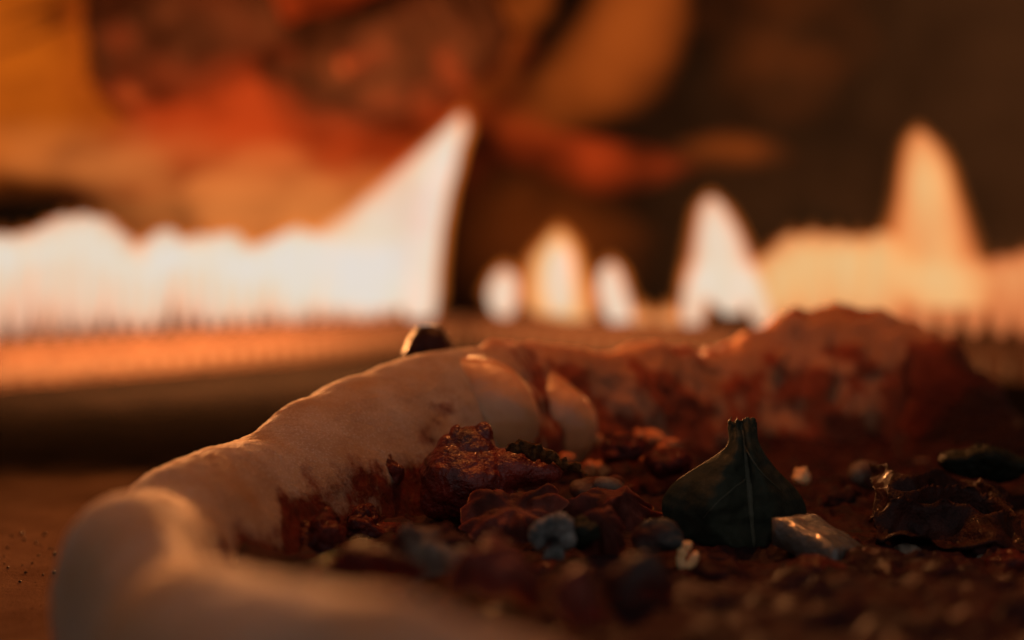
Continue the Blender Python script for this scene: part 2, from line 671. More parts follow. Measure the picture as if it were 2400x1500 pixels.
rty = [660, 618, 575, 550, 540, 545, 556, 545, 520, 520, 585, 602, 590, 560, 600]
for p in RIGHT_PORTS:
    px = 1200 + p.x / p.y * F
    if px < 1800 or px > 2620:
        continue
    b = base_y(px, True)
    sp = .0105 / p.y * F * .8
    px += random.uniform(-8, 8)
    ty = float(np.interp(px, rtx, rty)) + random.uniform(-4, 4)
    if 2100 < px < 2290:
        ty = 600
    hol = random.uniform(.7, 1.2) * 1.0 if px < 2080 else 1.7
    lv = [(ty, px - 5, px + 5), (ty + 14, px - sp * .8, px + sp * .8), (ty + 50, px - sp * 1.35, px + sp * 1.35),
          (b - 70 * hol, px - sp * 1.1, px + sp * 1.1), (b - 35, px - sp * .55, px + sp * .55), (b + 2, px - sp * .22, px + sp * .22)]
    flame(lv, True, sp / 26 * .0025 if px < 2080 else .0020, M_FLAME2, 'peach gas jet in the merged row of flames at the right',
          'gas jets in the row on the right burner arm')

# big faint flames rolling up the back of the oven
def faint(levels, D, thick, mat, label, soft=3, wob=.7):
    return flame(levels, False, thick, mat, label, 'faint flames at the back of the oven', depth=D, rs=72, soft=soft + .6, wob=wob, NN=64)


faint([(-260, 250, 700), (-100, 120, 1150), (100, 60, 1300), (250, 60, 1260), (400, 80, 1200), (520, 100, 1100), (600, 200, 900)], .935, .026, M_FAINT3,
      'wide dull red sheet of flame behind the charred logs', 2.2)
faint([(-200, -300, 120), (0, -380, 260), (150, -400, 330), (280, -400, 330), (400, -300, 300), (480, -100, 200)], .80, .060, M_FAINT2,
      'broad amber glow of flame at the left edge of the picture', 2.2)
faint([(270, -100, 420), (330, -250, 700), (390, -150, 1000), (450, 150, 1080), (540, 250, 1040), (620, 320, 1000), (690, 420, 900)], .70, .040, M_TAN,
      'long tan band of flame just above the left row of jets', 2.4)
faint([(120, 460, 600), (200, 420, 720), (280, 250, 860), (340, 200, 1020), (410, 380, 1060), (480, 620, 960)], .735, .034, M_FAINT3,
      'deep red flame between the two charred logs', 2.2)
faint([(-200, 1420, 1640), (-50, 1375, 1640), (60, 1320, 1630), (150, 1250, 1610), (220, 1180, 1580), (270, 1130, 1520), (310, 1130, 1420), (345, 1160, 1300)], .86, .045, M_FAINT,
      'slanting orange flame rising right of the tall white point', 3.0, .25)
faint([(250, 1160, 1280), (300, 1140, 1320), (350, 1150, 1560), (390, 1180, 1680), (430, 1260, 1580), (465, 1330, 1460)], .85, .020, M_FAINT3,
      'dull red curl under the slanting orange flame', 2.2)
faint([(-150, 1200, 1360), (0, 1130, 1310), (100, 1090, 1260), (200, 1070, 1210), (300, 1050, 1160)], .88, .020, M_FAINT,
      'thin dim wisp of flame beside the right charred log', 2.2)
faint([(300, 1660, 1740), (335, 1560, 1840), (370, 1540, 1880), (400, 1620, 1800)], .88, .011, M_FAINT,
      'small flat dim flame low on the dark back wall', 2.2)
faint([(-150, 1550, 2150), (40, 1600, 2100), (160, 1650, 2050), (260, 1650, 1950), (350, 1680, 1850)], .92, .003, M_FAINT,
      'barely glowing flame against the dark wall at the right', 2.2)

faint([(360, 1090, 1300), (450, 1050, 1480), (560, 1035, 1560), (660, 1035, 1540), (740, 1060, 1400)], .90, .008, M_FAINT,
      'dull brown glow of flame in the dark gap right of the tall white wedge', 2.2, .3)

# ------------------------------------------------------------------ charred logs on a grate
def star(name, ells, mat, sub=5, namp=.0, nscale=100, center=None, parent=None, floor=None, k=None, oct=4):
    """star-shaped body: the outline of a union of ellipsoids seen from its centre, roughened by noise.
    ells: (offset, radii) or (offset, radii, rotation)"""
    bm = bmesh.new()
    bmesh.ops.create_icosphere(bm, subdivisions=sub, radius=1)
    C = Vector(center)
    E = []
    for e in ells:
        R = (e[2] if len(e) > 2 else Matrix.Identity(3)).inverted()
        E.append((R @ Vector(e[0]), e[1], R))
    for v in bm.verts:
        d0 = v.co.normalized()
        rs = []
        for (c, r, R) in E:
            d = R @ d0
            dd = Vector((d.x / r[0], d.y / r[1], d.z / r[2]))
            cc = Vector((c.x / r[0], c.y / r[1], c.z / r[2]))
            A = dd.dot(dd)
            B = dd.dot(cc)
            Q = cc.dot(cc) - 1
            disc = B * B - A * Q
            if disc > 0:
                t = (B + math.sqrt(disc)) / A
                if t > 0:
                    rs.append(t)
        if not rs:
            rs = [1e-4]
        m = max(rs)
        kk = m * .03
        r = m + kk * math.log(sum(math.exp((x - m) / kk) for x in rs)) * .5
        p = d0 * r
        if namp:
            p = p + d0 * namp * fbm(p + C, nscale, oct)
        if floor is not None and p.z + C.z < floor:
            p.z = floor - C.z
        v.co = p
    o = bm_obj(name, bm, mat, parent)
    o.location = C
    return o


def log(pts, rad, ember, label):
    """pts: centre line (px, py, D); ragged charred body swept along it"""
    P = [at(*q) for q in pts]
    N, R = 90, 56
    vs, fs, em = [], [], []
    for j in range(N):
        f = j / (N - 1) * (len(P) - 1)
        i = min(int(f), len(P) - 2)
        c = P[i].lerp(P[i + 1], f - i)
        t = (P[i + 1] - P[i]).normalized()
        u = t.cross(Vector((0, 1, 0))).normalized()
        w = t.cross(u)
        endr = min(1, (min(j, N - 1 - j) / 5) ** .5 + .02)
        for q in range(R):
            a = 2 * math.pi * q / R
            dirv = u * math.cos(a) + w * math.sin(a)
            r = rad * endr * (1 + .16 * fbm(c + dirv * rad, 30, 4) + .10 * fbm((q * .12, j * .5, 3), 1.0, 3))
            p = c + dirv * r + t * (.013 * fbm(dirv * 2 + c * 60, 1.0, 3) if endr < .9 else 0)
            vs.append(p)
            em.append(ember(p, dirv))
    for j in range(N - 1):
        for q in range(R):
            b = (q + 1) % R
            fs.append((j * R + q, j * R + b, (j + 1) * R + b, (j + 1) * R + q))
    fs.append(tuple(range(R)))
    fs.append(tuple((N - 1) * R + q for q in range(R)))
    c = sum(vs, Vector()) / len(vs)
    o = mesh_obj('charred_log', [v - c for v in vs], fs, M_CHAR)
    o.location = c
    at_ = o.data.attributes.new('ember', 'FLOAT', 'POINT')
    at_.data.foreach_set('value', em)
    tag(o, label, 'log', 'charred logs behind the burner')
    return o


def spot(p, px, py, D, r):
    q = at(px, py, D)
    return max(0, 1 - (((p.x - q.x) ** 2 + (p.z - q.z) ** 2) / r ** 2)) * (1 if p.y < D else 0)


log([(230, 120, .80), (400, 90, .80), (640, 20, .82)], .036,
    lambda p, d: .05 + .10 * noise.noise(p * 90) + .9 * smooth(.1, .9, -d.z) * (.5 + .5 * noise.noise(p * 60)) + .25 * spot(p, 370, 140, .84, .014),
    'left charred log with a ragged end and dull red underside')
log([(660, 215, .82), (880, 150, .80), (1130, 30, .84)], .034,
    lambda p, d: .35 * smooth(.5, 1, -d.z) + (.75 + .6 * noise.noise(p * 130)) * (.85 * spot(p, 1060, 185, .84, .012) + .75 * spot(p, 985, 250, .84, .014) + 2.0 * spot(p, 868, 145, .84, .008) + 2.0 * spot(p, 856, 190, .84, .009) + .35 * spot(p, 700, 165, .84, .013)) + .02 + .06 * noise.noise(p * 90),
    'right charred log with glowing red and orange embers')
ribbon_later = [([(-60, 135, .79), (60, 95, .79), (165, 45, .79)], .0022), ([(-40, 70, .79), (60, 40, .79), (130, 20, .79)], .0016)]
# iron grate that carries the logs
grate = empty('log_grate', tuple(at(180, 500, .80)))
tag(grate, 'dark iron grate holding the charred logs behind the left flames', 'grate')
gl = grate.location
for i in range(9):
    p = Vector((-.14 + i * .035, 0, 0))
    bm = box_bm((p.x - .004, -.05, -.004), (p.x + .004, .05, .004), .0012)
    bm_obj('grate_bar', bm, M_STEEL, grate, shade=False)
bm_obj('front_rail', box_bm((-.16, -.058, -.006), (.16, -.0505, .006), .0015), M_STEEL, grate, shade=False)
for sx in (-.14, .14):
    bm_obj('leg', box_bm((sx - .005, -.005, -gl.z - .012), (sx + .005, .005, -.0045), .001), M_STEEL, grate, shade=False)

for q, (pts, w_) in enumerate(ribbon_later):
    P = [at(*v) for v in pts]
    vs, fs = [], []
    for j in range(24):
        f = j / 23 * 2
        i = min(int(f), 1)
        c = P[i].lerp(P[i + 1], f - i)
        r = w_ * (1.1 - .5 * j / 23) * (1 + .3 * noise.noise(Vector((j * .6, q, 0))))
        for m in range(10):
            a = 2 * math.pi * m / 10
            vs.append(c + Vector((-.35, 0, .9)) * r * math.cos(a) + Vector((0, 1, 0)) * r * math.sin(a))
    for j in range(23):
        for m in range(10):
            b = (m + 1) % 10
            fs.append((j * 10 + m, j * 10 + b, (j + 1) * 10 + b, (j + 1) * 10 + m))
    fs += [tuple(range(10)), tuple(230 + m for m in range(10))]
    c = sum(vs, Vector()) / len(vs)
    o = mesh_obj('charred_twig', [v - c for v in vs], fs, M_CHAR)
    o.location = c
    tag(o, ('thicker, lower charred twig against the amber glow at the left', 'thinner, upper charred twig against the amber glow at the left')[q], 'twig', 'charred twigs beside the left log')

# ------------------------------------------------------------------ pizza
pizza = empty('pizza', (.055, .20, 0))
tag(pizza, 'small pizza with a thick puffy crust lying on the baking stone', 'pizza')
PC = Vector((.055, .20))
# crest of the crust: px, py, depth, inner width, outer width
crest = [
    (2300, 1760, .083, .012, .012), (1800, 1690, .083, .012, .012), (1450, 1590, .085, .012, .012), (1200, 1490, .088, .012, .012), (980, 1410, .091, .012, .012),
    (700, 1362, .097, .012, .011), (500, 1330, .109, .011, .009), (400, 1290, .122, .010, .0070), (325, 1165, .142, .012, .0085),
    (372, 1160, .163, .011, .0085), (430, 1095, .176, .013, .009), (520, 1048, .189, .013, .009), (620, 1015, .201, .014, .009), (740, 945, .214, .016, .010),
    (880, 872, .229, .017, .011), (1030, 822, .245, .016, .011), (1180, 812, .261, .015, .011), (1300, 822, .274, .014, .011),
    (1440, 822, .288, .015, .011), (1560, 806, .300, .015, .011), (1650, 835, .307, .014, .010), (1740, 785, .314, .017, .012),
    (1860, 738, .320, .019, .013), (2000, 722, .324, .019, .014), (2110, 735, .324, .018, .013), (2200, 792, .319, .017, .011),
    (2262, 880, .309, .015, .010), (2345, 985, .293, .013, .010), (2520, 1030, .266, .012, .010), (2680, 1090, .225, .012, .010), (2800, 1200, .180, .012, .010),
    (2860, 1400, .130, .012, .011), (2750, 1660, .098, .012, .012)]
CR = np.array([[*at(a, b, c), wi, wo] for a, b, c, wi, wo in crest])
nC = len(CR)
NS = 1000


def cat(arr, u):
    i = int(math.floor(u)) % nC
    f = u - math.floor(u)
    p0, p1, p2, p3 = (arr[(i + q) % nC] for q in (-1, 0, 1, 2))
    return .5 * (2 * p1 + (p2 - p0) * f + (2 * p0 - 5 * p1 + 4 * p2 - p3) * f * f + (3 * p1 - p0 - 3 * p2 + p3) * f ** 3)


dense = np.array([cat(CR, u) for u in np.linspace(0, nC, 4000, endpoint=False)])
seg = np.linalg.norm(np.roll(dense[:, :3], -1, 0) - dense[:, :3], axis=1)
cum = np.concatenate([[0], np.cumsum(seg)])
uu = np.interp(np.linspace(0, cum[-1], NS, endpoint=False), cum, np.arange(4001))
SPN = np.array([dense[int(round(u)) % 4000] for u in uu])
# smooth the plan direction
tan = np.roll(SPN, -8, 0)[:, :2] - np.roll(SPN, 8, 0)[:, :2]
ker = np.ones(41) / 41
tan = np.stack([np.convolve(np.concatenate([tan[-20:, q], tan[:, q], tan[:20, q]]), ker, 'valid') for q in (0, 1)], 1)
tan /= np.linalg.norm(tan, axis=1)[:, None]
nrm = np.stack([tan[:, 1], -tan[:, 0]], 1)
flip = np.sum(nrm * (SPN[:, :2] - np.array(PC)), axis=1)
if np.sum(flip) < 0:
    nrm = -nrm

NO, NI, NB = 44, 46, 6
vs, fs, A_s, A_b, A_f, A_c = [], [], [], [], [], []
ring = NO + NI + NB
BASEZ = .0035
for j in range(NS):
    x, y, h, wi, wo = SPN[j]
    n = Vector((nrm[j, 0], nrm[j, 1], 0))
    c0 = Vector((x, y, 0))
    px = 1200 + x / y * F
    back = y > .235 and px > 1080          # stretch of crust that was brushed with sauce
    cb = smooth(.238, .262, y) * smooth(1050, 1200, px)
    for q in range(ring):
        if q < NO:
            th = -math.pi / 2 + math.pi * q / NO
            cc = math.cos(th)
            off = wo * (abs(cc) ** .85)
            z = h * .5 * (1 + math.copysign(abs(math.sin(th)) ** .9, math.sin(th)))
            s = 0
        elif q < NO + NI:
            s = (q - NO) / (NI - 1)
            off = -wi * s
            z = BASEZ + (h - BASEZ) * (1 - s ** (2.3 - .75 * smooth(.16, .11, y))) ** .85
        else:
            s = 1
            f = (q - NO - NI + 1) / (NB + 1)
            off = -wi * (1 - f)
            z = BASEZ * (1 - f) * .5 + .0003
        p = c0 + n * off + Vector((0, 0, z))
        dirv = (p - (c0 + Vector((0, 0, h * .45)))).normalized()
        low = fbm(p, 75, 2)
        mid = fbm(p + Vector((1, 2, 3)), 240, 3)
        fine = fbm(p + Vector((5, 1, 2)), 1100, 3)
        amp = min(1, z / .006)
        p = p + dirv * amp * (.0008 * low + (.00016 + .0003 * cb) * mid + .00017 * fine + cb * (.0013 * fbm(p, 190, 4) + .0015 * fbm(p, 75, 2)))
        if p.z < .0002:
            p.z = .0002
        vs.append(p)
        # sauce mask; the extra dark sauce past the right hump is painted shade
        m = .5 + (.55 + .55 * cb) * fbm(p + Vector((9, 9, 9)), 130 - 25 * cb, 3)
        bias = -.60 + 1.0 * smooth(.40, 1.0, s) + .55 * smooth(.22, .5, s) * smooth(.165, .115, y) + cb * (.44 - .46 * smooth(.50, 1.0, s)) * (1 - .25 * smooth(1700, 1900, px)) + cb * .35 * fbm(p + Vector((2, 2, 2)), 75, 2) + cb * 1.1 * smooth(2150, 2250, px)
        A_s.append(max(0., min(1., m + bias)))
        A_c.append(cb * smooth(2170, 2290, px + 60 * fbm(p, 60, 2)))  # painted shade: blackens the unlit right end of the crust
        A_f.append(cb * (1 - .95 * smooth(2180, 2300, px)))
        A_b.append(max(0., min(1., .25 + .7 * fbm(p + Vector((4, 4, 4)), 90, 3) + .25 * cb)))
for j in range(NS):
    jn = (j + 1) % NS
    for q in range(ring):
        b = (q + 1) % ring
        fs.append((j * ring + q, j * ring + b, jn * ring + b, jn * ring + q))
off0 = Vector(pizza.location)
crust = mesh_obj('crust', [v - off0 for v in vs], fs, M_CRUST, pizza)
for nm, vals in (('sauce', A_s), ('bake', A_b), ('far', A_f), ('end_shade', A_c)):
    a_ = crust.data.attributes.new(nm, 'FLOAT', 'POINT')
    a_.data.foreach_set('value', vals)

# blister: a scorched dough bubble on the far side of the crust
bl = star('blister', [((0, 0, 0), (.0047, .0044, .0050)), ((0, -.001, -.006), (.0040, .004, .006))], M_OLIVE, 5, .0007, 260, at(1006, 826, .262) - off0, crust)
bl['label'] = 'dark round scorched dough blister'

# sauce-covered middle
def base_z(x, y):
    p = Vector((x, y, 0))
    return (.0066 + .0018 * fbm(p, 75, 3) + .0026 * (1 - abs(fbm(p, 120, 2))) - .002 + .0008 * fbm(p, 330, 3)
            + .0070 * smooth(.20, .115, y))


def hit(px, py):
    r = ray(px, py)
    d = .09
    while d < .4:
        q = Vector((0, 0, CAM_H)) + r * d
        if q.z < base_z(q.x, q.y):
            return d
        d += .0007
    return .2


inner = SPN[:, :2] - nrm * (SPN[:, 3] * .80)[:, None]
NR = 190
vs, fs = [], []
step = 2
IN = inner[::step]
NN = len(IN)
for r in range(NR):
    f = 1 - r / NR
    for q in range(NN):
        x = PC.x + (IN[q, 0] - PC.x) * f
        y = PC.y + (IN[q, 1] - PC.y) * f
        p = Vector((x, y, 0))
        z = base_z(x, y) + .002 * smooth(.85, 1, f) if True else .0066 + .0018 * fbm(p, 75, 3) + .0026 * (1 - abs(fbm(p, 120, 2))) - .002 + .0012 * fbm(p, 330, 4) + .002 * smooth(.85, 1, f) + .0070 * smooth(.20, .115, y)
        vs.append((x, y, max(.0005, z)))
vs.append((PC.x, PC.y, .007))
for r in range(NR - 1):
    for q in range(NN):
        b = (q + 1) % NN
        fs.append((r * NN + q, r * NN + b, (r + 1) * NN + b, (r + 1) * NN + q))
for q in range(NN):
    fs.append(((NR - 1) * NN + q, (NR - 1) * NN + (q + 1) % NN, len(vs) - 1))
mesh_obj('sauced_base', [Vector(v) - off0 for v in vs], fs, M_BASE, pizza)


# ------------------------------------------------------------------ toppings
def rot(z=0, y=0, x=0):
    return Matrix.Rotation(math.radians(z), 3, 'Z') @ Matrix.Rotation(math.radians(y), 3, 'Y') @ Matrix.Rotation(math.radians(x), 3, 'X')


def lump(name, px, py, hw, hh, D, mat, label, cat, dp=None, namp=.12, nscale=220, extra=(), group=None, sub=5, r=None, sink=None, irregular=True):
    """lump centred on a pixel at depth D; half width, half height in photograph pixels"""
    c = at(px, py, D)
    a, b = size(hw, D), size(hh, D)
    d = dp if dp else (a + b) / 2
    R = r or Matrix.Identity(3)
    E = [((0, 0, 0), (a * .86, d * .86, b * .80), R)]
    rg = random.Random(int(px * 7 + py))
    if irregular:
        for _ in range(5):
            an = rg.uniform(0, 2 * math.pi)
            E.append((Vector((a * .5 * math.cos(an), d * rg.uniform(-.5, .3), b * .45 * math.sin(an))),
                      (a * rg.uniform(.35, .6), d * rg.uniform(.4, .7), b * rg.uniform(.35, .62)),
                      rot(rg.uniform(0, 90), rg.uniform(-30, 30), rg.uniform(-20, 20)) if a < 2.2 * b else R))
    for (ex, ey, ew, eh) in extra:
        E.append(((size(ex, D), 0, -size(ey, D)), (size(ew, D), size((ew + eh) / 2, D), size(eh, D))))
    o = star(name, E, mat, sub, namp * min(a, b), nscale, c)
    tag(o, label, cat, group)
    return o


def fold_slice(name, px, py, hw, hh, D, mat, label, cat, amp=.0017, ns=150, tilt=1.25, group=None, seed=0, th=.0016):
    c = at(px, py, D)
    a, b = size(hw, D), size(hh, D)
    up = Vector((0, tilt, 1)).normalized()
    nr = Vector((0, -1, tilt)).normalized()
    NR_, NA = 22, 72
    vs, fs = [], []
    for lay in (0, 1):
        for r in range(NR_ + 1):
            f = (r + .02) / (NR_ + .02)
            for q in range(NA):
                t = 2 * math.pi * q / NA
                o_ = 1 + .48 * noise.noise(Vector((math.cos(t) * 1.1 + seed, math.sin(t) * 1.1, px * .01))) + .26 * noise.noise(Vector((math.cos(t) * 3.4, math.sin(t) * 3.4, py * .01)))
                p = Vector((a * o_ * f * math.cos(t), 0, 0)) + up * (b * o_ * f * math.sin(t) / up.z)
                w = p + c
                h = amp * (1.6 * noise.noise(w * ns + Vector((seed, 0, 0))) + 1.3 * (1 - 2 * abs(noise.noise(w * ns * .8 + Vector((3, seed, 0))))) + .35 * noise.noise(w * ns * 4))
                h += amp * 1.6 * (1 - f * f) - amp * .9 * f ** 4
                p = p + nr * (h - (th * (1 - f ** 6) * lay))
                vs.append(p)
    m = (NR_ + 1) * NA
    for r in range(NR_):
        for q in range(NA):
            k2 = (q + 1) % NA
            fc = (r * NA + q, r * NA + k2, (r + 1) * NA + k2, (r + 1) * NA + q)
            fs.append(fc)
            fs.append(tuple(m + v for v in reversed(fc)))
    for q in range(NA):
        k2 = (q + 1) % NA
        fs.append((NR_ * NA + q, NR_ * NA + k2, m + NR_ * NA + k2, m + NR_ * NA + q))
    fs.append(tuple(range(NA)))
    fs.append(tuple(m + q for q in range(NA)))
    o = mesh_obj(name, vs, fs, mat)
    o.location = c
    tag(o, label, cat, group)
    return o


# melted cheese slices draped over the inner side of the crust
lump('cheese_slice', 1120, 968, 182, 165, .2440, M_MOZZ, 'smooth glossy melted cheese slice bulging from the inner side of the crust', 'cheese', dp=.0085, namp=.03, nscale=110,
     r=rot(-28, 14, 0), irregular=False)
lump('cheese_slice', 1262, 990, 172, 150, .2600, M_MOZZ, 'narrow blurred pale edge of cheese slice behind the big glossy one', 'cheese', dp=.0085, namp=.06, nscale=120,
     r=rot(-28, 14, 0), irregular=False)

# dried tomato with a torn neck
lump('dried_tomato', 1092, 1120, 132, 112, .2080, M_TOMATO, 'dark red glossy dried tomato with a torn upright neck', 'tomato', dp=.0075, namp=.10, nscale=170, irregular=False,
     extra=((14, -62, 56, 60), (-22, -98, 15, 28), (-34, -60, 34, 40), (40, -104, 24, 26), (16, -96, 26, 24), (105, -22, 84, 48), (160, -14, 62, 36), (-60, 40, 56, 60), (60, 50, 80, 40)), sub=6)

# scorched herb on its right shoulder
def ribbon(name, pts, w, mat, label, cat, nj=60, wav=.0006, group=None):
    P = [at(*q) for q in pts]
    vs, fs = [], []
    for j in range(nj):
        f = j / (nj - 1) * (len(P) - 1)
        i = min(int(f), len(P) - 2)
        c = P[i].lerp(P[i + 1], f - i)
        t = (P[i + 1] - P[i]).normalized()
        u = t.cross(Vector((0, 1, 0))).normalized()
        if u.z < 0:
            u = -u
        e = math.sin(math.pi * min(1, max(.02, j / (nj - 1)))) ** .5
        for q in range(8):
            a = 2 * math.pi * q / 8
            p = c + u * (math.cos(a) * w * e) + Vector((0, 1, 0)) * (math.sin(a) * w * .55 * e)
            p += Vector((noise.noise(p * 900), noise.noise(p * 900 + Vector((7, 0, 0))), noise.noise(p * 900 + Vector((0, 7, 0))))) * wav
            vs.append(p)
    for j in range(nj - 1):
        for q in range(8):
            b = (q + 1) % 8
            fs.append((j * 8 + q, j * 8 + b, (j + 1) * 8 + b, (j + 1) * 8 + q))
    fs += [tuple(range(8)), tuple((nj - 1) * 8 + q for q in range(8))]
    c = sum(vs, Vector()) / len(vs)
    o = mesh_obj(name, [v - c for v in vs], fs, mat)
    o.location = c
    tag(o, label, cat, group)
    return o


ribbon('scorched_herb', [(1185, 1048, .203), (1235, 1052, .204), (1290, 1072, .206), (1375, 1108, .208)], .0011, M_CHARHERB,
       'crumbly scorched herb strip lying on the shoulder of the dried tomato', 'herb', wav=.0009)
lump('tomato_chunk', 905, 1130, 34, 72, .2120, M_SAUCE, 'upright wet tomato chunk against the inner crust, left of the dried tomato', 'tomato', namp=.35, nscale=420)
lump('tomato_chunk', 845, 1235, 55, 62, .1990, M_SAUCE, 'dark wet tomato chunk at the foot of the inner crust', 'tomato', namp=.35, nscale=400, extra=((60, 30, 45, 40),))
lump('tomato_chunk', 745, 1262, 68, 62, .1880, M_SAUCE, 'squat dark tomato chunk in the fold of the crust, leftmost of its kind', 'tomato', namp=.3, nscale=380)
fold_slice('meat_slice', 1205, 1205, 118, 52, .1960, M_MEAT, 'pinkish slice of cured meat below the dried tomato', 'meat', seed=26)
lump('cheese_piece', 1402, 1148, 76, 36, .2150, M_CREAM, 'pale oval cheese piece between the dried tomato and the basil leaf', 'cheese', namp=.15, nscale=200)
fold_slice('onion_piece', 1455, 1205, 130, 40, .2080, M_MEAT, 'flat brown onion piece left of the basil leaf', 'onion', seed=27)
# blue cheese crumb with a hole
c = at(1295, 1262, .174)
w = size(1, .174)
o = star('blue_cheese', [((-16 * w, 0, 30 * w), (28 * w, 22 * w, 26 * w)), ((22 * w, 0, 32 * w), (30 * w, 24 * w, 26 * w)), ((-34 * w, 0, 2 * w), (18 * w, 22 * w, 34 * w)),
                         ((36 * w, 4 * w, 0), (24 * w, 24 * w, 34 * w)), ((4 * w, 0, -44 * w), (26 * w, 24 * w, 30 * w)), ((0, 14 * w, 0), (36 * w, 12 * w, 36 * w))], M_BLUE, 5, .0007, 420, c)
tag(o, 'crumb of blue cheese with a dark hollow in its face', 'cheese')
lump('herb_sliver', 1365, 1250, 36, 52, .1760, M_LEAF2, 'dark sliver of herb against the right side of the blue cheese crumb', 'herb', namp=.3, nscale=350)
fold_slice('onion_piece', 1405, 1250, 62, 46, .1800, M_MEAT, 'reddish slanted onion piece right of the blue cheese crumb', 'onion', seed=27)
lump('mushroom_piece', 1540, 1262, 66, 48, .1780, M_GREYM, 'blue-grey mushroom piece in front of the basil leaf', 'mushroom', namp=.2, nscale=260)
fold_slice('onion_piece', 1010, 1300, 92, 46, .1620, M_CREAM, 'pale rounded onion piece in front of the dried tomato', 'onion', seed=30)
lump('cheese_crumb', 1078, 1308, 34, 26, .1450, M_CREAM, 'small white cheese crumb shining in front of the onion piece', 'cheese', namp=.2, nscale=300, r=rot(0, -35, 0))
fold_slice('meat_slice', 1160, 1355, 110, 50, .1400, M_MEAT, 'blurred brownish meat slice in front of the white cheese crumb', 'meat', seed=29)
fold_slice('meat_slice', 860, 1350, 120, 40, .1400, M_SAUCE, 'blurred dark meat slice beside the near crust', 'meat', seed=22)
fold_slice('mushroom_piece', 1490, 1370, 100, 42, .1380, M_GREYM, 'blurred grey mushroom piece in front of the bright roasted nut', 'mushroom', seed=30)
fold_slice('cheese_piece', 1345, 1395, 62, 50, .1320, M_MEAT, 'blurred orange cheese piece low in the middle of the picture', 'cheese', seed=28)

# walnut curl: a bent ring with a slit
c = at(1612, 1304, .1760)
w = size(1.08, .176)
vs, fs = [], []
NJ, NQ = 48, 14
for j in range(NJ):
    a = math.radians(70 + 320 * j / (NJ - 1))
    e = min(1, (min(j, NJ - 1 - j) / 4) ** .5 + .05)
    lx, lz = 14 * w * math.cos(a) + 5 * w * math.sin(a), 24 * w * math.sin(a)
    rr = w * (11.5 + 3.0 * noise.noise(Vector((j * .35, 2, 5)))) * e
    dn = Vector((math.cos(a), 0, math.sin(a)))
    for q in range(NQ):
        b = 2 * math.pi * q / NQ
        p = Vector((lx, 0, lz)) + dn * rr * math.cos(b) + Vector((0, 1, 0)) * rr * math.sin(b)
        p += p.normalized() * .0002 * noise.noise((p + c) * 900)
        vs.append(p)
for j in range(NJ - 1):
    for q in range(NQ):
        b = (q + 1) % NQ
        fs.append((j * NQ + q, j * NQ + b, (j + 1) * NQ + b, (j + 1) * NQ + q))
fs += [tuple(range(NQ)), tuple((NJ - 1) * NQ + q for q in range(NQ))]
o = mesh_obj('nut_curl', vs, fs, M_NUT)
o.location = c
tag(o, 'small bright roasted nut curled round a dark slit, in front of the basil leaf', 'nut')

# onion slab with a wet edge right of the leaf
def slab(name, quad, thick, mat, label, cat, namp=.00035):
    """quad: four (px, py, D) corners of the top face; extruded downward, subdivided and roughened"""
    Q = [at(*q) for q in quad]
    NU, NV = 40, 14
    vs, fs = [], []
    for lay in (0, 1):
        for j in range(NV + 1):
            for i in range(NU + 1):
                u, v = i / NU, j / NV
                p = Q[0].lerp(Q[1], u).lerp(Q[3].lerp(Q[2], u), v)
                e = min(u, 1 - u, v * .5, (1 - v) * .5)
                p = p + Vector((0, 0, -thick * lay))
                p += Vector((noise.noise(p * 420), noise.noise(p * 420 + Vector((9, 0, 0))), noise.noise(p * 420 + Vector((0, 9, 0))))) * namp
                if lay == 0:
                    p.z -= .0006 * (1 - smooth(0, .08, e))
                vs.append(p)
    n1 = (NU + 1) * (NV + 1)
    g = lambda i, j: j * (NU + 1) + i
    for j in range(NV):
        for i in range(NU):
            a = (g(i, j), g(i + 1, j), g(i + 1, j + 1), g(i, j + 1))
            fs.append(a)
            fs.append(tuple(n1 + q for q in reversed(a)))
    for i in range(NU):
        fs.append((g(i, 0), g(i + 1, 0), n1 + g(i + 1, 0), n1 + g(i, 0)))
        fs.append((g(i, NV), g(i + 1, NV), n1 + g(i + 1, NV), n1 + g(i, NV)))
    for j in range(NV):
        fs.append((g(0, j), g(0, j + 1), n1 + g(0, j + 1), n1 + g(0, j)))
        fs.append((g(NU, j), g(NU, j + 1), n1 + g(NU, j + 1), n1 + g(NU, j)))
    c = sum(vs, Vector()) / len(vs)
    o = mesh_obj(name, [v - c for v in vs], fs, mat)
    o.location = c
    tag(o, label, cat)
    return o


slab('onion_slab', [(1812, 1204, .1890), (1895, 1194, .1960), (2035, 1278, .1900), (1960, 1275, .1800)], .0042, M_ONION,
     'pale square-cut onion slab with a wet shining edge beside the basil leaf', 'onion')
slab('onion_slab', [(2000, 1270, .187), (2060, 1262, .194), (2195, 1335, .184), (2120, 1335, .177)], .003, M_DARKLUMP,
     'dark thin onion slab continuing right of the pale one', 'onion')

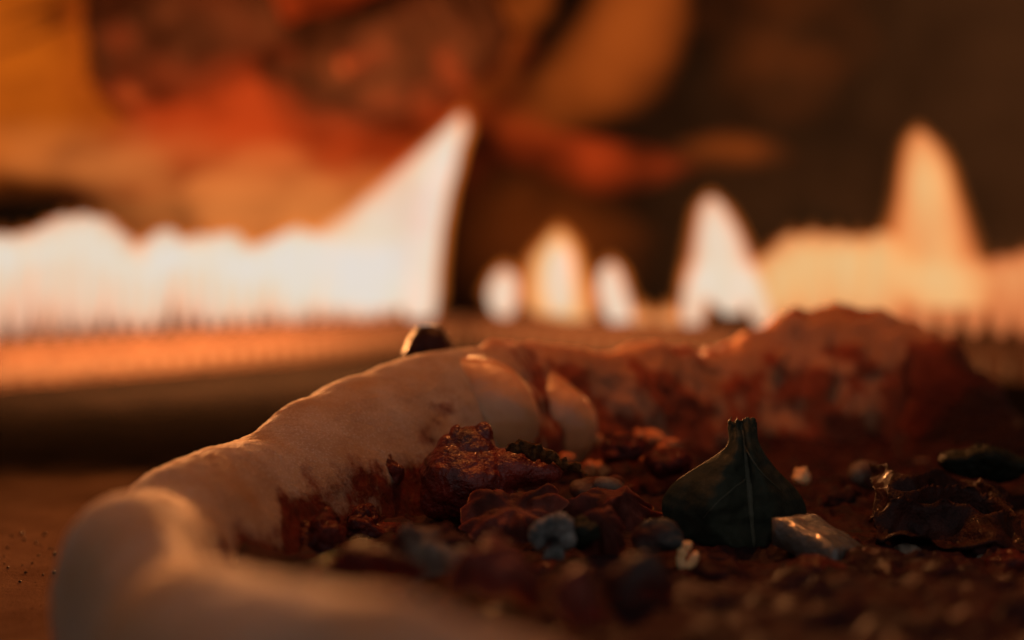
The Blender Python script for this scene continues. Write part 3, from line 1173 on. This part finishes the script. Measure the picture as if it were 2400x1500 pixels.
# wrinkled caramelised piece at the right
def crinkle(name, quad, mat, label, cat, amp, nscale, th=.0012):
    Q = [at(*q) for q in quad]
    NU, NV = 110, 60
    vs, fs = [], []
    for lay in (0, 1):
        for j in range(NV + 1):
            for i in range(NU + 1):
                u, v = i / NU, j / NV
                p = Q[0].lerp(Q[1], u).lerp(Q[3].lerp(Q[2], u), v)
                ed = .5 + .5 * smooth(0, .15, min(u, 1 - u, v, 1 - v))
                rid = 1 - abs(noise.noise(p * nscale + Vector((2, 7, 1))))
                rid2 = 1 - abs(noise.noise(p * nscale * 2.4))
                hgt = amp * (rid ** 3 * 1.3 + .16 * rid2 ** 2 - .6) * ed
                p = p + Vector((0, -hgt * .5, hgt)) + Vector((.3, .9, -.5)) * th * lay
                p += Vector((noise.noise(p * 300), 0, noise.noise(p * 300 + Vector((5, 5, 5))))) * .0012
                vs.append(p)
    n1 = (NU + 1) * (NV + 1)
    g = lambda i, j: j * (NU + 1) + i
    for j in range(NV):
        for i in range(NU):
            a = (g(i, j), g(i + 1, j), g(i + 1, j + 1), g(i, j + 1))
            fs.append(a)
            fs.append(tuple(n1 + q for q in reversed(a)))
    rim = [g(i, 0) for i in range(NU)] + [g(NU, j) for j in range(NV)] + [g(i, NV) for i in range(NU, 0, -1)] + [g(0, j) for j in range(NV, 0, -1)]
    for a, b in zip(rim, rim[1:] + rim[:1]):
        fs.append((a, b, n1 + b, n1 + a))
    c = sum(vs, Vector()) / len(vs)
    o = mesh_obj(name, [v - c for v in vs], fs, mat)
    o.location = c
    tag(o, label, cat)
    return o


crinkle('wrinkled_tomato', [(2045, 1100, .222), (2350, 1160, .222), (2420, 1290, .190), (2050, 1275, .190)], M_CARAM,
        'wrinkled dark glossy piece of dried tomato with orange glints on its ridges', 'tomato', .0042, 105)
lump('cheese_piece', 2030, 1112, 46, 38, .2420, M_CREAM, 'blurred pale round cheese piece behind the wrinkled dried tomato', 'cheese', namp=.15, nscale=200)
fold_slice('onion_piece', 1975, 1190, 64, 30, .2280, M_GREYM, 'dull grey onion piece between the basil leaf and the wrinkled tomato', 'onion', seed=27)
lump('nut_piece', 1880, 1116, 22, 24, .2380, M_NUT, 'small blurred nut piece glinting behind the right side of the basil leaf', 'nut', namp=.25, nscale=500)
lump('dark_leaf', 2300, 1085, 110, 48, .2350, M_LEAF2, 'dark wilted leaf at the right edge behind the wrinkled tomato', 'leaf', namp=.35, nscale=260)
lump('tomato_chunk', 1460, 1050, 60, 36, .2420, M_SAUCE, 'blurred red tomato chunk at the foot of the far crust', 'tomato', namp=.3, nscale=300)
lump('tomato_chunk', 1560, 1085, 60, 40, .2400, M_SAUCE, 'blurred red tomato chunk just left of the basil leaf tip', 'tomato', namp=.3, nscale=300)

# more scattered bits over the dark near right part
rq = random.Random(11)
for q in range(46):
    px, py = rq.uniform(1000, 2420), rq.uniform(1310, 1500)
    if px < 1350 and py > 1400 or abs(px - 1612) < 60 and py < 1350:
        continue
    hw = rq.uniform(26, 80)
    D = hit(px, py) + .001
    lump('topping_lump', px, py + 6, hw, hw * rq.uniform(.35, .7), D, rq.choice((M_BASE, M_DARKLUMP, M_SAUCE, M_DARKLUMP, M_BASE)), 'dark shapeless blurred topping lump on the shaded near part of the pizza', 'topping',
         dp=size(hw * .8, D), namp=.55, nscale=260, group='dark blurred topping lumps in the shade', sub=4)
for q in range(30):
    px, py = rq.uniform(1870, 2420), rq.uniform(1075, 1310)
    if 1990 < px < 2380 and 1120 < py < 1275:
        continue
    hw = rq.uniform(18, 46)
    D = hit(px, py) + .001
    lump('topping_lump', px, py, hw, hw * rq.uniform(.4, .75), D, rq.choice((M_BASE, M_DARKLUMP, M_SAUCE, M_SAUCE, M_CREAM)), 'dark shapeless topping lump in the shade right of the basil leaf', 'topping',
         dp=size(hw * .8, D), namp=.5, nscale=300, group='dark topping lumps right of the basil leaf', sub=4)
for (px, py, hw, hh, m) in ((1190, 1262, 40, 20, M_SAUCE), (1120, 1262, 46, 22, M_MEAT), (1330, 1215, 34, 18, M_SAUCE), (1480, 1150, 40, 22, M_SAUCE), (1290, 1330, 60, 26, M_SAUCE),
                            (1420, 1320, 60, 24, M_DARKLUMP), (960, 1260, 60, 22, M_SAUCE), (1680, 1310, 60, 20, M_DARKLUMP), (1180, 1300, 50, 20, M_MEAT), (1480, 1240, 40, 18, M_SAUCE)):
    lump('sauce_clot', px, py, hw, hh, hit(px, py) + .001, m, 'wet dark red clot of sauce between the toppings in the middle of the pizza', 'topping bit',
         dp=size(hw * .8, .19), namp=.5, nscale=300, group='clots of sauce between the toppings', sub=4)
rb = random.Random(5)
for q in range(16):
    px, py = rb.uniform(1330, 1600), rb.uniform(1010, 1105)
    lump('sauce_bit', px, py, rb.uniform(14, 34), rb.uniform(12, 24), .262 - (py - 1010) * .00022, M_WARM, 'small orange-red crumb of sauce and cheese on the far inner crust', 'topping bit',
         namp=.35, nscale=420, group='orange-red crumbs on the far inner crust', sub=4)

# ------------------------------------------------------------------ basil leaf
leaf = empty('basil_leaf', tuple(on(1720, 1290, .007)))
tag(leaf, 'upright dark green basil leaf with its cut stem pointing up', 'leaf')
ll = Vector(leaf.location)
rows = [(984, 1712, 1766), (990, 1704, 1778), (1000, 1703, 1776), (1012, 1708, 1773), (1030, 1711, 1774), (1048, 1703, 1782), (1065, 1684, 1792), (1090, 1641, 1812), (1110, 1608, 1828), (1135, 1572, 1858),
        (1165, 1552, 1880), (1195, 1548, 1892), (1220, 1560, 1889), (1245, 1572, 1884), (1270, 1606, 1866), (1290, 1660, 1832), (1303, 1735, 1775)]
LD = .1975
ry = [r[0] for r in rows]
_yy = np.arange(984, 1304)
_k = np.exp(-.5 * (np.arange(-36, 37) / 12.0) ** 2)
_k /= _k.sum()


def _sm(v):
    a = np.interp(_yy, ry, v)
    return np.convolve(np.concatenate([np.full(36, a[0]), a, np.full(36, a[-1])]), _k, 'valid')


LEFT_E, RIGHT_E = _sm([r[1] for r in rows]), _sm([r[2] for r in rows])
NU, NV = 60, 80
front, fs = [], []
def leaf_pt(u, py):
    L_ = np.interp(py, _yy, LEFT_E)
    R_ = np.interp(py, _yy, RIGHT_E)
    rib = np.interp(py, [984, 1100, 1303], [1736, 1752, 1768])
    px = rib + (R_ - rib) * u if u > 0 else rib + (rib - L_) * u
    f = (py - 984) / 319
    wide = (R_ - L_) / 330
    D = LD + .0085 * (abs(u) ** 2.4) * wide - .0022 * math.exp(-((abs(u) - .42) / .22) ** 2) * wide + .0010 * math.exp(-(u / .10) ** 2)
    D += -.004 * math.sin(f * 2.6) + .004 * (1 - f) - .0022 * smooth(.75, 1, f)
    D += .0022 * u * wide
    p = at(px, py, D)
    p.y += .0011 * noise.noise(Vector((px * .012, py * .012, 4))) + .0005 * noise.noise(Vector((px * .04, py * .04, 1)))
    return p


vs = []
for lay in (0, 1):
    for j in range(NV + 1):
        py = 984 + 319 * j / NV
        for i in range(NU + 1):
            u = -1 + 2 * i / NU
            p = leaf_pt(u, py)
            if j < 8:
                p.z += .0011 * noise.noise(Vector((u * 4.5, 3.3, 1))) * (1 - j / 8)
                p.x += .0005 * noise.noise(Vector((u * 5, 8, j * .4))) * (1 - j / 8)
            vs.append(p + Vector((0, .00035 * lay, 0)) - ll)
n1 = (NU + 1) * (NV + 1)
g = lambda i, j: j * (NU + 1) + i
for j in range(NV):
    for i in range(NU):
        a = (g(i, j), g(i + 1, j), g(i + 1, j + 1), g(i, j + 1))
        fs.append(a)
        fs.append(tuple(n1 + q for q in reversed(a)))
rim = [g(i, 0) for i in range(NU)] + [g(NU, j) for j in range(NV)] + [g(i, NV) for i in range(NU, 0, -1)] + [g(0, j) for j in range(NV, 0, -1)]
for a, b in zip(rim, rim[1:] + rim[:1]):
    fs.append((a, b, n1 + b, n1 + a))
mesh_obj('blade', vs, fs, M_LEAF, leaf)


def vein(name, pts, w0, w1):
    vs, fs = [], []
    n = len(pts)
    for j, p in enumerate(pts):
        w = w0 + (w1 - w0) * j / (n - 1)
        t = (pts[min(j + 1, n - 1)] - pts[max(j - 1, 0)]).normalized()
        u = t.cross(Vector((0, 1, 0))).normalized()
        for q in range(8):
            a = 2 * math.pi * q / 8
            vs.append(p + u * w * math.cos(a) + Vector((0, 1, 0)) * min(w, .0004) * math.sin(a) - ll)
    for j in range(n - 1):
        for q in range(8):
            b = (q + 1) % 8
            fs.append((j * 8 + q, j * 8 + b, (j + 1) * 8 + b, (j + 1) * 8 + q))
    fs += [tuple(range(8)), tuple((n - 1) * 8 + q for q in range(8))]
    mesh_obj(name, vs, fs, M_RIB, leaf)


vein('midrib', [leaf_pt(0, 986 + 300 * f / 30) for f in range(31)], .0010, .0002)
for (u1, y0, y1) in ((.66, 1045, 1150), (-.55, 1120, 1215)):
    vein('side_vein', [leaf_pt(u1 * (f / 16) ** .8, y0 + (y1 - y0) * f / 16) for f in range(17)], .00014, .00007)
# ------------------------------------------------------------------ burnt crumbs on the stone
for i in range(22):
    px, py = random.uniform(-20, 130), random.uniform(1235, 1370)
    p = on(px, py, .0002)
    bm = bmesh.new()
    bmesh.ops.create_icosphere(bm, subdivisions=2, radius=1)
    r = random.choice((.00013, .00017, .00022, .00034))
    for v in bm.verts:
        v.co = v.co * r * (1 + .5 * noise.noise(v.co * 1.7 + Vector((i, 0, 0))))
        v.co.z *= .8
    o = bm_obj('crumb', bm, M_CRUMB)
    o.location = (p.x, p.y, r * .6)
    tag(o, 'tiny burnt crumb on the baking stone left of the crust', 'crumb', 'burnt crumbs on the stone')
